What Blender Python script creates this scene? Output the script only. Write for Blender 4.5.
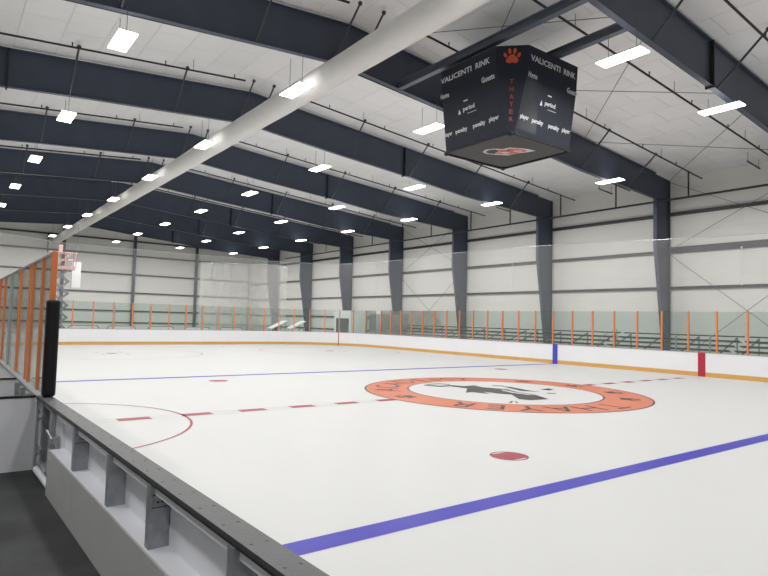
import bpy, bmesh, math, random
from mathutils import Vector, Matrix
random.seed(4)
PI = math.pi
for o in list(bpy.data.objects): bpy.data.objects.remove(o)
scn = bpy.context.scene
COL = scn.collection

# ------------------------------------------------------------------ camera
cam_d = bpy.data.cameras.new('camera'); cam = bpy.data.objects.new('camera', cam_d); COL.objects.link(cam)
CAMP = Vector((12.4177, -13.9819, 2.0766)); YAW, PIT, ROL, FPX = 2.49887, 0.0555828, 0.0261920, 589.308
fw = Vector((math.cos(PIT)*math.cos(YAW), math.cos(PIT)*math.sin(YAW), math.sin(PIT)))
rt = Vector((math.sin(YAW), -math.cos(YAW), 0)); up = rt.cross(fw)
r2 = math.cos(ROL)*rt + math.sin(ROL)*up; u2 = -math.sin(ROL)*rt + math.cos(ROL)*up
M = Matrix((r2, u2, -fw)).transposed().to_4x4(); M.translation = CAMP
cam.matrix_world = M
cam_d.sensor_width = 36; cam_d.lens = FPX/768*36; cam_d.clip_start = .05; cam_d.clip_end = 300
scn.camera = cam

# ------------------------------------------------------------------ world, exposure
w = bpy.data.worlds.new('world'); scn.world = w; w.use_nodes = True
w.node_tree.nodes['Background'].inputs[0].default_value = (.9, .95, 1, 1)
w.node_tree.nodes['Background'].inputs[1].default_value = .05
scn.view_settings.view_transform = 'Standard'; scn.view_settings.look = 'None'
scn.view_settings.gamma = 1; scn.view_settings.exposure = -0.20
LAMP_W = 250.0          # power of every high bay lamp

# ------------------------------------------------------------------ materials
def mat(name, col, rough=.5, metal=0, spec=.5, var=0, vscale=3, bump=0, bscale=20, emit=0, vstretch=None):
    m = bpy.data.materials.new(name); m.use_nodes = True
    nt = m.node_tree; b = nt.nodes['Principled BSDF']
    b.inputs['Base Color'].default_value = (*col, 1); b.inputs['Roughness'].default_value = rough
    b.inputs['Metallic'].default_value = metal; b.inputs['Specular IOR Level'].default_value = spec
    if emit:
        b.inputs['Emission Color'].default_value = (1, .98, .95, 1); b.inputs['Emission Strength'].default_value = emit
    if var or bump:
        tc = nt.nodes.new('ShaderNodeTexCoord'); mp = nt.nodes.new('ShaderNodeMapping')
        nt.links.new(tc.outputs['Object'], mp.inputs[0])
        if vstretch: mp.inputs['Scale'].default_value = vstretch
    if var:
        n = nt.nodes.new('ShaderNodeTexNoise'); n.inputs['Scale'].default_value = vscale; n.inputs['Detail'].default_value = 4
        nt.links.new(mp.outputs[0], n.inputs['Vector'])
        r = nt.nodes.new('ShaderNodeMapRange'); r.inputs[1].default_value = .3; r.inputs[2].default_value = .7
        r.inputs[3].default_value = 1-var; r.inputs[4].default_value = 1+var
        nt.links.new(n.outputs[0], r.inputs[0])
        mx = nt.nodes.new('ShaderNodeVectorMath'); mx.operation = 'SCALE'; mx.inputs[0].default_value = col
        nt.links.new(r.outputs[0], mx.inputs['Scale']); nt.links.new(mx.outputs[0], b.inputs['Base Color'])
    if bump:
        n = nt.nodes.new('ShaderNodeTexNoise'); n.inputs['Scale'].default_value = bscale; n.inputs['Detail'].default_value = 3
        nt.links.new(mp.outputs[0], n.inputs['Vector'])
        bp = nt.nodes.new('ShaderNodeBump'); bp.inputs['Strength'].default_value = bump; bp.inputs['Distance'].default_value = .05
        nt.links.new(n.outputs[0], bp.inputs['Height']); nt.links.new(bp.outputs[0], b.inputs['Normal'])
    return m

def sheet_mat(name, col, opacity, gloss=.0, tint=(1, 1, 1)):
    m = bpy.data.materials.new(name); m.use_nodes = True
    nt = m.node_tree; nt.nodes.clear()
    out = nt.nodes.new('ShaderNodeOutputMaterial'); t = nt.nodes.new('ShaderNodeBsdfTransparent'); t.inputs[0].default_value = (*tint, 1)
    d = nt.nodes.new('ShaderNodeBsdfDiffuse'); d.inputs[0].default_value = (*col, 1)
    mx = nt.nodes.new('ShaderNodeMixShader')
    if opacity and not gloss:                      # woven: tiny random variation of the weave density
        tc = nt.nodes.new('ShaderNodeTexCoord'); n = nt.nodes.new('ShaderNodeTexNoise'); n.inputs['Scale'].default_value = .5
        nt.links.new(tc.outputs['Object'], n.inputs['Vector'])
        r = nt.nodes.new('ShaderNodeMapRange'); r.inputs[3].default_value = opacity*.85; r.inputs[4].default_value = opacity*1.15
        nt.links.new(n.outputs[0], r.inputs[0]); nt.links.new(r.outputs[0], mx.inputs[0])
    else: mx.inputs[0].default_value = opacity
    nt.links.new(t.outputs[0], mx.inputs[1]); nt.links.new(d.outputs[0], mx.inputs[2])
    last = mx
    if gloss:
        g = nt.nodes.new('ShaderNodeBsdfGlossy'); g.inputs['Roughness'].default_value = .05
        fr = nt.nodes.new('ShaderNodeFresnel'); fr.inputs[0].default_value = 1.35
        ml = nt.nodes.new('ShaderNodeMath'); ml.operation = 'MULTIPLY'; ml.inputs[1].default_value = gloss
        nt.links.new(fr.outputs[0], ml.inputs[0])
        m2 = nt.nodes.new('ShaderNodeMixShader'); nt.links.new(ml.outputs[0], m2.inputs[0])
        nt.links.new(mx.outputs[0], m2.inputs[1]); nt.links.new(g.outputs[0], m2.inputs[2]); last = m2
    nt.links.new(last.outputs[0], out.inputs[0])
    return m

def quilt_mat(name, col, sx, sy, seam, rough=.6, bump=.35):
    """white faced insulation: pillows between straps and seams"""
    m = mat(name, col, rough); nt = m.node_tree; b = nt.nodes['Principled BSDF']
    tc = nt.nodes.new('ShaderNodeTexCoord'); mp = nt.nodes.new('ShaderNodeMapping')
    nt.links.new(tc.outputs['Object'], mp.inputs[0])
    br = nt.nodes.new('ShaderNodeTexBrick'); br.offset = .5
    br.inputs['Scale'].default_value = 1; br.inputs['Brick Width'].default_value = sx; br.inputs['Row Height'].default_value = sy
    br.inputs['Mortar Size'].default_value = .035; br.inputs['Mortar Smooth'].default_value = 1
    br.inputs['Color1'].default_value = (*col, 1); br.inputs['Color2'].default_value = (*[c*.95 for c in col], 1)
    br.inputs['Mortar'].default_value = (*[c*seam for c in col], 1)
    nt.links.new(mp.outputs[0], br.inputs['Vector']); nt.links.new(br.outputs[0], b.inputs['Base Color'])
    n = nt.nodes.new('ShaderNodeTexNoise'); n.inputs['Scale'].default_value = 1.6; n.inputs['Detail'].default_value = 3
    nt.links.new(tc.outputs['Object'], n.inputs['Vector'])
    ad = nt.nodes.new('ShaderNodeMath'); ad.operation = 'SUBTRACT'
    nt.links.new(n.outputs[0], ad.inputs[0]); nt.links.new(br.outputs[1], ad.inputs[1])
    bp = nt.nodes.new('ShaderNodeBump'); bp.inputs['Strength'].default_value = bump; bp.inputs['Distance'].default_value = .16
    nt.links.new(ad.outputs[0], bp.inputs['Height']); nt.links.new(bp.outputs[0], b.inputs['Normal'])
    return m, mp

NAVY = mat('navy_steel_paint', (.048, .060, .092), .45, var=.08, vscale=1.5)
NAVY2 = mat('grey_blue_beam_paint', (.10, .115, .15), .5, var=.08)
BRACE = mat('dark_brace_paint', (.04, .044, .055), .5, var=.1)
BLACK = mat('black_pipe_paint', (.012, .012, .014), .5, var=.1)
GIRT = mat('dark_girt_paint', (.042, .043, .045), .5, var=.1, vscale=2)
ROOF, rmp = quilt_mat('roof_insulation', (.90, .90, .895), 1.5, 1.25, .92)
WALLM, wmp = quilt_mat('wall_insulation', (.74, .735, .70), 60, 1.2, .93, bump=.12)
wmp.inputs['Rotation'].default_value = (PI/2, 0, 0)
WALLE, wme = quilt_mat('end_wall_insulation', (.72, .72, .69), 60, 1.2, .93, bump=.12)
wme.inputs['Rotation'].default_value = (PI/2, 0, PI/2)
CONC = mat('grey_concrete', (.33, .33, .32), .6, var=.12, vscale=1)
ICE = mat('white_ice', (.475, .478, .474), .45, spec=.12, var=.012, vscale=.6, bump=.02, bscale=3)
def paint(n, c): return mat(n, c, .42, spec=.15, var=.03, vscale=2)
P_BLUE = paint('blue_line_paint', (.036, .028, .31)); P_RED = paint('red_line_paint', (.25, .028, .05))
P_THIN = paint('dark_red_line_paint', (.27, .05, .065)); P_GREY = paint('faint_grey_line', (.36, .36, .36))
P_ORG = paint('orange_ring_paint', (.47, .145, .08)); P_DARK = paint('dark_letter_paint', (.045, .035, .04)); P_WHITE = paint('white_ice_paint', (.56, .56, .56))
P_LBLUE = paint('pale_blue_crease_paint', (.42, .48, .55))
HDPE = mat('white_board_plastic', (.74, .74, .76), .35, var=.015, vscale=1)
YEL = mat('yellow_kick_plastic', (.60, .33, .085), .4, var=.04)
CAPM = mat('grey_cap_rail', (.30, .31, .33), .5)
ORANGE = mat('orange_post_paint', (.70, .20, .06), .4, var=.05)
ALU = mat('aluminium_post', (.42, .45, .46), .4, metal=.5)
GLASS = sheet_mat('rink_glass', (.50, .56, .53), .08, .6, (.87, .91, .89))
NET = sheet_mat('white_netting', (.70, .70, .69), .105)
NET2 = sheet_mat('bunched_netting', (.80, .80, .78), .36)
BOARDBLUE = mat('blue_board_mark', (.055, .055, .40), .4); BOARDRED = mat('red_board_mark', (.40, .015, .04), .4)
DUCT = mat('white_duct_fabric', (.80, .79, .77), .6, var=.02, bump=.2, bscale=1.5)
SB = mat('scoreboard_black', (.020, .024, .036), .6, spec=.25, var=.06)
SBG = mat('scoreboard_dark_glass', (.035, .038, .045), .2, var=.1)
SBW = mat('scoreboard_white_print', (.62, .62, .64), .5); SBO = mat('scoreboard_orange_print', (.62, .10, .05), .5); SBR = mat('scoreboard_red_print', (.36, .045, .04), .5)
SBU = mat('scoreboard_underside', (.05, .05, .052), .6)
DIFF = mat('lamp_diffuser', (.9, .9, .9), .5, emit=9); HOUS = mat('lamp_housing', (.5, .5, .5), .4, metal=.4); WIRE = mat('steel_cable', (.12, .12, .12), .4, metal=.5)
BLEACH = mat('dark_bleacher_plank', (.018, .019, .019), .5); BLEACHG = mat('grey_bleacher_frame', (.22, .24, .24), .5)
RUBBER = mat('black_rubber_floor', (.019, .022, .022), .75, var=.6, vscale=2.6, bump=.2, bscale=60)
NCAP = mat('charcoal_cap_rail', (.055, .055, .058), .55, var=.1, vscale=8, bump=.1, bscale=80); CAPD = mat('black_cap_edge', (.012, .012, .013), .5)
GALV = mat('galvanised_steel', (.36, .38, .40), .42, metal=.55, var=.18, vscale=9); KICK = mat('grey_kick_panel', (.47, .47, .48), .5, var=.03)
PVC = mat('white_bench_plastic', (.78, .79, .84), .4, var=.02); PADM = mat('black_vinyl_pad', (.007, .007, .008), .6, spec=.25)
LIFTR = mat('red_lift_paint', (.52, .30, .29), .5); LIFTG = mat('grey_lift_paint', (.20, .21, .23), .5); WHITEP = mat('white_panel', (.78, .79, .80), .5); DKGREY = mat('dark_grey_panel', (.075, .085, .095), .5)

# ------------------------------------------------------------------ geometry helpers
class MB:
    def __init__(s): s.v = []; s.f = []; s.m = []
    def add(s, vs, fs, mi=0):
        o = len(s.v); s.v += [tuple(v) for v in vs]; s.f += [tuple(i+o for i in f) for f in fs]; s.m += [mi]*len(fs); return s
    def box(s, x0, x1, y0, y1, z0, z1, mi=0):
        vs = [(x, y, z) for z in (z0, z1) for y in (y0, y1) for x in (x0, x1)]
        return s.add(vs, [(0, 2, 3, 1), (4, 5, 7, 6), (0, 1, 5, 4), (2, 6, 7, 3), (0, 4, 6, 2), (1, 3, 7, 5)], mi)
    def bar(s, a, b, w, h, upv=(0, 0, 1), mi=0):
        a = Vector(a); b = Vector(b); d = (b-a).normalized(); u = Vector(upv)
        if abs(d.dot(u)) > .98: u = Vector((1, 0, 0))
        sd = d.cross(u).normalized(); u = sd.cross(d)
        vs = [p+sd*w/2*i+u*h/2*j for p in (a, b) for i, j in ((-1, -1), (1, -1), (1, 1), (-1, 1))]
        return s.add(vs, [(0, 3, 2, 1), (4, 5, 6, 7), (0, 1, 5, 4), (1, 2, 6, 5), (2, 3, 7, 6), (3, 0, 4, 7)], mi)
    def tube(s, pts, r, n=8, mi=0, caps=True):
        pts = [Vector(p) for p in pts]; rs = r if isinstance(r, (list, tuple)) else [r]*len(pts)
        vs = []; fs = []
        for i, p in enumerate(pts):
            d = (pts[min(i+1, len(pts)-1)]-pts[max(i-1, 0)]).normalized()
            u = Vector((0, 0, 1)) if abs(d.z) < .95 else Vector((1, 0, 0))
            sd = d.cross(u).normalized(); u = sd.cross(d)
            vs += [p+(sd*math.cos(2*PI*k/n)+u*math.sin(2*PI*k/n))*rs[i] for k in range(n)]
        for i in range(len(pts)-1):
            fs += [(i*n+k, i*n+(k+1) % n, (i+1)*n+(k+1) % n, (i+1)*n+k) for k in range(n)]
        if caps: fs += [tuple(range(n))[::-1], tuple((len(pts)-1)*n+k for k in range(n))]
        return s.add(vs, fs, mi)
    def prism(s, poly, f0, f1, mi=0):
        """poly: 2d points; f0/f1 map (a,b)->3d for the two end faces"""
        n = len(poly)
        vs = [f0(*p) for p in poly]+[f1(*p) for p in poly]
        return s.add(vs, [tuple(range(n))[::-1], tuple(range(n, 2*n))]+[(i, (i+1) % n, n+(i+1) % n, n+i) for i in range(n)], mi)
    def sphere(s, c, r, mi=0, n=8, sz=1):
        vs = [(c[0], c[1], c[2]-r*sz)]; fs = []
        for j in range(1, 4):
            a = -PI/2+PI*j/4
            vs += [(c[0]+r*math.cos(a)*math.cos(2*PI*k/n), c[1]+r*math.cos(a)*math.sin(2*PI*k/n), c[2]+r*sz*math.sin(a)) for k in range(n)]
        vs.append((c[0], c[1], c[2]+r*sz)); T = len(vs)-1
        fs += [(0, 1+(k+1) % n, 1+k) for k in range(n)]+[(T, T-n+k, T-n+(k+1) % n) for k in range(n)]
        for j in range(2): fs += [(1+j*n+k, 1+j*n+(k+1) % n, 1+(j+1)*n+(k+1) % n, 1+(j+1)*n+k) for k in range(n)]
        return s.add(vs, fs, mi)
    def build(s, name, mats, parent=None, smooth=False, loc=None):
        me = bpy.data.meshes.new(name)
        off = Vector(loc) if loc is not None else Vector((0, 0, 0))
        me.from_pydata([Vector(v)-off for v in s.v], [], s.f)
        for m in (mats if isinstance(mats, (list, tuple)) else [mats]): me.materials.append(m)
        me.polygons.foreach_set('material_index', s.m)
        bm = bmesh.new(); bm.from_mesh(me); bmesh.ops.recalc_face_normals(bm, faces=bm.faces); bm.to_mesh(me); bm.free()
        if smooth: me.polygons.foreach_set('use_smooth', [True]*len(me.polygons))
        me.update()
        o = bpy.data.objects.new(name, me); COL.objects.link(o)
        o.location = off
        if parent: o.parent = parent
        return o

def tag(o, label=None, cat=None, group=None, kind=None):
    if label: o['label'] = label
    if cat: o['category'] = cat
    if group: o['group'] = group
    if kind: o['kind'] = kind
    return o
def empty(name, loc=(0, 0, 0), rz=0):
    o = bpy.data.objects.new(name, None); COL.objects.link(o); o.location = loc; o.rotation_euler.z = rz; o.empty_display_size = .2
    return o
def copy_tree(o, parent=None):
    c = o.copy(); COL.objects.link(c)
    if parent: c.parent = parent
    for ch in list(o.children): copy_tree(ch, c)
    return c
def structure(o): o['kind'] = 'structure'; return o

def text_polys(s, size=1, bold=0.0):
    """outline of a text as flat verts/faces, centred on x, baseline 0"""
    cu = bpy.data.curves.new('t', 'FONT'); cu.body = s; cu.size = size; cu.offset = bold; cu.align_x = 'CENTER'; cu.resolution_u = 2; cu.fill_mode = 'FRONT'
    ob = bpy.data.objects.new('t', cu); COL.objects.link(ob)
    dg = bpy.context.evaluated_depsgraph_get(); me = bpy.data.meshes.new_from_object(ob.evaluated_get(dg))
    vs = [v.co.copy() for v in me.vertices]; fs = [tuple(p.vertices) for p in me.polygons]
    bpy.data.objects.remove(ob); bpy.data.curves.remove(cu); bpy.data.meshes.remove(me)
    return vs, fs
def fit_text(mb, s, org, ux, uy, width=None, height=.1, mi=0, bold=.0):
    """text centred at org in the plane ux, uy"""
    vs, fs = text_polys(s, 1, bold)
    x0 = min(v.x for v in vs); x1 = max(v.x for v in vs); y1 = max(v.y for v in vs); y0 = min(v.y for v in vs)
    sy = height/(y1-y0); sx = (width/(x1-x0)) if width else sy
    org = Vector(org); ux = Vector(ux).normalized(); uy = Vector(uy).normalized()
    mb.add([org+ux*(v.x-(x0+x1)/2)*sx+uy*(v.y-(y0+y1)/2)*sy for v in vs], fs, mi)

def ORD(i): return ['first', 'second', 'third', 'fourth', 'fifth', 'sixth', 'seventh', 'eighth', 'ninth', 'tenth'][i]

# ------------------------------------------------------------------ building dimensions
YF, YN, YR = 17.15, -24.65, -3.75            # far wall, near wall, ridge
XE, XB = -57.0, 27.0
def roof_z(y): return 11.8-abs(y-YR)/12
FX = [4.02-7.62*i for i in range(-1, 8)]      # steel frames, index 1 is the one crossing the top right corner

# ------------------------------------------------------------------ shell
structure(MB().box(XE-.3, XB+.3, YN-.3, YF+.3, -.25, -.012).build('floor', CONC))
c = MB()
for (y0, y1) in ((YN-.3, YR), (YR, YF+.3)):
    z0, z1 = roof_z(y0)+.10, roof_z(y1)+.10
    c.add([(XE-.3, y0, z0), (XB+.3, y0, z0), (XB+.3, y1, z1), (XE-.3, y1, z1), (XE-.3, y0, z0+.2), (XB+.3, y0, z0+.2), (XB+.3, y1, z1+.2), (XE-.3, y1, z1+.2)],
          [(0, 3, 2, 1), (4, 5, 6, 7), (0, 1, 5, 4), (1, 2, 6, 5), (2, 3, 7, 6), (3, 0, 4, 7)])
structure(c.build('ceiling', ROOF))
wf = structure(MB().box(XE, XB, YF, YF+.25, -.012, roof_z(YF)+.12).build('wall_far', WALLM))
wn = structure(MB().box(XE, XB, YN-.25, YN, -.012, roof_z(YN)+.12).build('wall_near', WALLM))
def gable(x0, x1, name):
    poly = [(YN, -.012), (YF, -.012), (YF, roof_z(YF)+.1), (YR, roof_z(YR)+.1), (YN, roof_z(YN)+.1)]
    return structure(MB().prism(poly, lambda a, b: (x0, a, b), lambda a, b: (x1, a, b)).build(name, WALLE))
we = gable(XE-.25, XE, 'wall_end'); wb = gable(XB, XB+.25, 'wall_back')

# girts (dark horizontal rails on the walls)
for z, h, xe in ((1.12, .12, -26.6), (2.36, .13, -26.6), (4.22, .14, XB), (6.16, .17, XB), (8.17, .17, XB)):
    MB().box(XE+.02, xe, YF-.13, YF, z-h/2, z+h/2).build('girt', GIRT, wf)
MB().box(-3.5, 3.92, YF-.13, YF, 6.16+.085, 6.16+.24).build('girt', GIRT, wf)
for z, h in ((1.13, .14), (2.41, .16), (4.42, .18), (6.46, .18), (8.56, .18), (10.21, .16)):
    y0 = max(YN, YR-(11.8-z-.1)*12); y1 = min(YF-.14, YR+(11.8-z-.1)*12)
    MB().box(XE, XE+.13, y0+.02, y1, z-h/2, z+h/2).build('girt', GIRT, we)
for y in (-17.9, -11.0, -4.1, 2.95, 9.95):
    MB().box(XE+.13, XE+.38, y-.14, y+.14, 0, roof_z(y)+.05).build('post', NAVY, we)
for y, z0, z1 in ((11.9, 6.55, 8.47), (14.3, 6.55, 8.47)):
    MB().box(XE+.02, XE+.10, y-.04, y+.04, z0, z1).build('girt_strut', GIRT, we)
MB().tube([(XE+.2, 17.0-.35, .1), (XE+.2, 16.65, 8.4)], .05).build('downpipe', GIRT, we)

# ------------------------------------------------------------------ steel frames
def make_frame():
    root = empty('steel_frame')
    def col(sg, yo, name='column'):
        # sg=+1: far side. web in the yz plane with inner flange tapering
        inn = [(0, .45), (2.0, .72), (6.3, 1.40), (8.88, 1.40)]
        m = MB()
        outer = [(0, 0), (10.03, 0)]
        poly = [(yo-sg*d, z) for z, d in inn]+[(yo-sg*1.40, 10.03+1.40/12), (yo, 10.03), (yo, 0)]
        m.prism(poly, lambda a, b: (-.012, a, b), lambda a, b: (.012, a, b))
        for (z0, d0), (z1, d1) in zip(inn[:-1], inn[1:]):
            m.bar((0, yo-sg*d0, z0), (0, yo-sg*d1, z1), .19, .025, (0, 1, 0))
        m.bar((0, yo-sg*.012, 0), (0, yo-sg*.012, 10.0), .19, .025, (0, 1, 0))
        m.box(-.13, .13, min(yo-sg*1.40, yo), max(yo-sg*1.40, yo), 8.86, 8.885)
        m.box(-.18, .18, min(yo-sg*.72, yo+sg*.01), max(yo-sg*.72, yo+sg*.01), 0, .03)
        return m.build(name, NAVY, root)
    col(1, 17.0); col(-1, -24.5)
    bot = [(-23.1, 8.86), (-16, 9.42), (-10, 9.95), (-4.3, 10.37), (YR, 10.38), (.4, 9.99), (4.3, 9.68), (9.2, 9.2), (15.6, 8.86)]
    top = [(15.6, roof_z(15.6)), (YR, roof_z(YR)), (-23.1, roof_z(-23.1))]
    m = MB(); m.prism(bot+top, lambda a, b: (-.012, a, b), lambda a, b: (.012, a, b))
    for a, b in zip(bot[:-1], bot[1:]): m.bar((0, a[0], a[1]), (0, b[0], b[1]), .19, .025)
    for a, b in zip(top[:-1], top[1:]): m.bar((0, a[0], a[1]-.012), (0, b[0], b[1]-.012), .19, .025)
    raf = m.build('rafter', NAVY, root)
    def bz(y):
        for (y0, z0), (y1, z1) in zip(bot[:-1], bot[1:]):
            if y0 <= y <= y1: return z0+(z1-z0)*(y-y0)/(y1-y0)
        return 8.88
    for y in (-12.62, 4.78):
        MB().box(-.14, .14, y-.025, y+.025, bz(y)-.07, roof_z(y)-.02).build('splice_plate', BLACK, raf)
    for y in (-21.6, -18.1, -14.4, -10.7, -7.0, -4.3, -3.4, 1.25, 5.15, 9.0, 12.9):
        m = MB(); m.tube([(.03, y, bz(y)+.03), (1.5, y, roof_z(y)-.06)], .035, 6); m.sphere((1.5, y, roof_z(y)-.06), .075)
        m.build('flange_brace', BRACE, root)
    return root
fr = make_frame()
flabels = {
 -1: 'dark navy steel frame behind the viewpoint, nearest the back wall',
 0: 'dark navy steel frame whose rafter crosses the top right corner',
 1: 'dark navy steel frame just left of the scoreboard, with the rightmost column in view',
}
words = ['second', 'third', 'fourth', 'fifth', 'sixth', 'seventh']
for i, x in enumerate(FX):
    k = i-1
    f = fr if i == 0 else copy_tree(fr)
    f.location.x = x
    lab = flabels.get(k) or f'dark navy steel frame with the {words[k-2]} column from the right on the far wall'
    tag(f, lab, 'steel frame', 'navy steel frames of the hall')


# ------------------------------------------------------------------ ice sheet with its painted markings (surface pattern)
R = 6.1; HX, HY = 30.5, 12.87
def perimeter(off=0, n=12, x0=-HX, x1=HX):
    """closed rounded rectangle, counter-clockwise from far right corner"""
    P = []
    for cx, cy, a0 in ((HX-R, HY-R, 0), (-(HX-R), HY-R, 90), (-(HX-R), -(HY-R), 180), (HX-R, -(HY-R), 270)):
        for k in range(n+1):
            a = math.radians(a0+90*k/n); P.append((cx+(R+off)*math.cos(a), cy+(R+off)*math.sin(a)))
    return P
ice = MB(); ip = perimeter(0.02)
ice.prism(ip, lambda a, b: (a, b, -.010), lambda a, b: (a, b, 0), 0)
IM = [ICE, P_BLUE, P_RED, P_THIN, P_GREY, P_ORG, P_DARK, P_WHITE, P_LBLUE]
def flat(pts, z, mi): ice.add([(x, y, z) for x, y in pts], [tuple(range(len(pts)))], mi)
def rect(x0, x1, y0, y1, z, mi): flat([(x0, y0), (x1, y0), (x1, y1), (x0, y1)], z, mi)
def ring(cx, cy, r0, r1, z, mi, a0=0, a1=360, n=72):
    vs = []; 
    for k in range(n+1):
        a = math.radians(a0+(a1-a0)*k/n); vs += [(cx+r0*math.cos(a), cy+r0*math.sin(a), z), (cx+r1*math.cos(a), cy+r1*math.sin(a), z)]
    ice.add(vs, [(2*k, 2*k+1, 2*k+3, 2*k+2) for k in range(n)], mi)
def disc(cx, cy, r, z, mi, n=32): flat([(cx+r*math.cos(2*PI*k/n), cy+r*math.sin(2*PI*k/n)) for k in range(n)], z, mi)
for s in (-1, 1):
    rect(s*7.62-.152, s*7.62+.152, -HY, HY, .002, 1)
    hy = HY-R+math.sqrt(max(0, R*R-(27.4-(HX-R))**2))
    rect(s*27.4-.03, s*27.4+.03, -hy, hy, .002, 2)
    for t in (-1, 1):
        ring(s*6.1, t*6.7, .27, .305, .003, 2, n=32)
        a = [math.radians(q) for q in range(-52, 53, 8)]
        flat([(s*6.1+.27*math.sin(q), t*6.7+.27*math.cos(q)) for q in a]+[(s*6.1-.27*math.sin(q), t*6.7-.27*math.cos(q)) for q in a], .003, 2)
        disc(s*21.0, t*6.7, .3, .003, 2); ring(s*21.0, t*6.7, 4.53, 4.58, .002, 3)
        for u in (-1, 1):
            rect(s*21.0-.35-.9, s*21.0-.35, t*6.7+u*.6-.025, t*6.7+u*.6+.025, .002, 3); rect(s*21.0+.35, s*21.0+1.25, t*6.7+u*.6-.025, t*6.7+u*.6+.025, .002, 3)
    # goal crease
    flat([(s*27.35, -1.2), (s*27.35, 1.2), (s*26.0, 1.2), (s*25.6, .6), (s*25.55, 0), (s*25.6, -.6), (s*26.0, -1.2)], .0015, 8)
    ring(s*27.37, 0, 1.80, 1.85, .002, 3, 90 if s > 0 else -90, 270 if s > 0 else 90, 24)
# centre line: thin grey edges, red blocks
for x in (-.152, .152): rect(x-.010, x+.010, -HY, HY, .002, 4)
for s in (-1, 1):
    for k in range(6):
        y = s*(10.8-1.262*k); rect(-.15, .15, y-.315, y+.315, .003, 2)
ring(0, -HY, 3.02, 3.07, .003, 2, 0, 180, 48)
# centre ring
ring(0, 0, 2.95, 4.25, .004, 5, n=96); ring(0, 0, 4.22, 4.27, .005, 6, n=96); ring(0, 0, 2.90, 2.95, .005, 6, n=96); disc(0, 0, 2.9, .004, 0, 72)
def ring_letter(ch, ang, h=.78, rc=3.6):
    vs, fs = text_polys(ch, 1, .0)
    x0 = min(v.x for v in vs); x1 = max(v.x for v in vs); y0 = min(v.y for v in vs); y1 = max(v.y for v in vs)
    a = math.radians(ang); rad = Vector((math.cos(a), math.sin(a), 0)); tan = Vector((math.sin(a), -math.cos(a), 0))
    sc = h/(y1-y0)
    ice.add([rad*rc+tan*(v.x-(x0+x1)/2)*sc*.95+rad*(v.y-(y0+y1)/2)*sc+Vector((0, 0, .006)) for v in vs], fs, 6)
for ch, a in zip('THAYER', (3, -12, -25, -38, -51, -65)): ring_letter(ch, a)
for ch, a in zip('ACADEMY', (240, 226, 212, 198, 184, 170, 156)): ring_letter(ch, a)
def paw(mb, org, ux, uy, s, mi, cup=6):
    org = Vector(org); ux = Vector(ux); uy = Vector(uy)
    def blob(cx, cy, rx, ry, rot=0):
        n = 14; pts = []
        for k in range(n):
            a = 2*PI*k/n; x = rx*math.cos(a); y = ry*math.sin(a)
            pts.append(org+ux*(cx+x*math.cos(rot)-y*math.sin(rot))*s+uy*(cy+x*math.sin(rot)+y*math.cos(rot))*s)
        mb.add(pts, [tuple(range(n))], mi)
    # heel pad
    pts = [(-.42, -.42), (-.2, -.5), (0, -.42), (.2, -.5), (.42, -.42), (.46, -.22), (.3, -.02), (.15, .14), (0, .2), (-.15, .14), (-.3, -.02), (-.46, -.22)]
    mb.add([org+ux*x*s+uy*y*s for x, y in pts], [tuple(range(len(pts)))], mi)
    blob(-.5, .12, .12, .2, .4); blob(-.19, .42, .12, .22, .1); blob(.19, .42, .12, .22, -.1); blob(.5, .12, .12, .2, -.4)
for a in (34, 60, 90, 120, -95):
    q = math.radians(a); paw(ice, (3.6*math.cos(q), 3.6*math.sin(q), .006), (math.sin(q), -math.cos(q), 0), (math.cos(q), math.sin(q), 0), .52, 6)
LOGO = [
 [(-1.99,-.35),(-1.57,-.11),(-1.59,.38),(-1.11,.22),(-.32,.56),(.35,.25),(1.09,.22),(1.91,-.24),(1.81,-.92),(1.52,-1.05),(.72,-.43),(.33,-.62),(-.19,-.68),(.38,-.92),(-.26,-1.1),(-.21,-1.39),(-1.01,-.53),(-1.73,-.59)],
 [(-.98,1.03),(-.76,1.21),(.28,.96),(.67,1.02),(.23,.6)], [(.15,1.61),(.11,2.1),(.43,1.94),(.51,1.57)],
 [(1.88,-1.91),(1.61,-1.4),(1.93,-1.81)], [(1.67,-1.41),(2.01,-1.63),(2.02,-1.74)], [(-1.34,.94),(-1.11,1.25),(-.95,1.09),(-1.16,.82)],
 [(.87,.96),(1.09,1.17),(1.18,1.05),(1.06,.86)], [(-2.58,-.97),(-2.52,-.32),(-2.19,-.16),(-2.04,-.3),(-2.37,-.46),(-2.37,-.98)],
 [(-2.4,-1.13),(-2.0,-.79),(-1.95,-.39),(-1.72,-.61),(-1.71,-1.06),(-2.22,-1.29)]]
for p in LOGO: flat(p, .006, 6)
for p in ([(-.3,.3),(.4,.1),(1.1,.08),(1.0,-.02),(.3,-.02),(-.2,.15)], [(.2,-.95),(.9,-.85),(.8,-.95)]): flat(p, .008, 7)
for k in range(5): ring(.6+.35*k, -1.2+.2*k, .5, .515, .005, 4, 200, 290, 10)
structure(ice.build('floor', IM))

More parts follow.
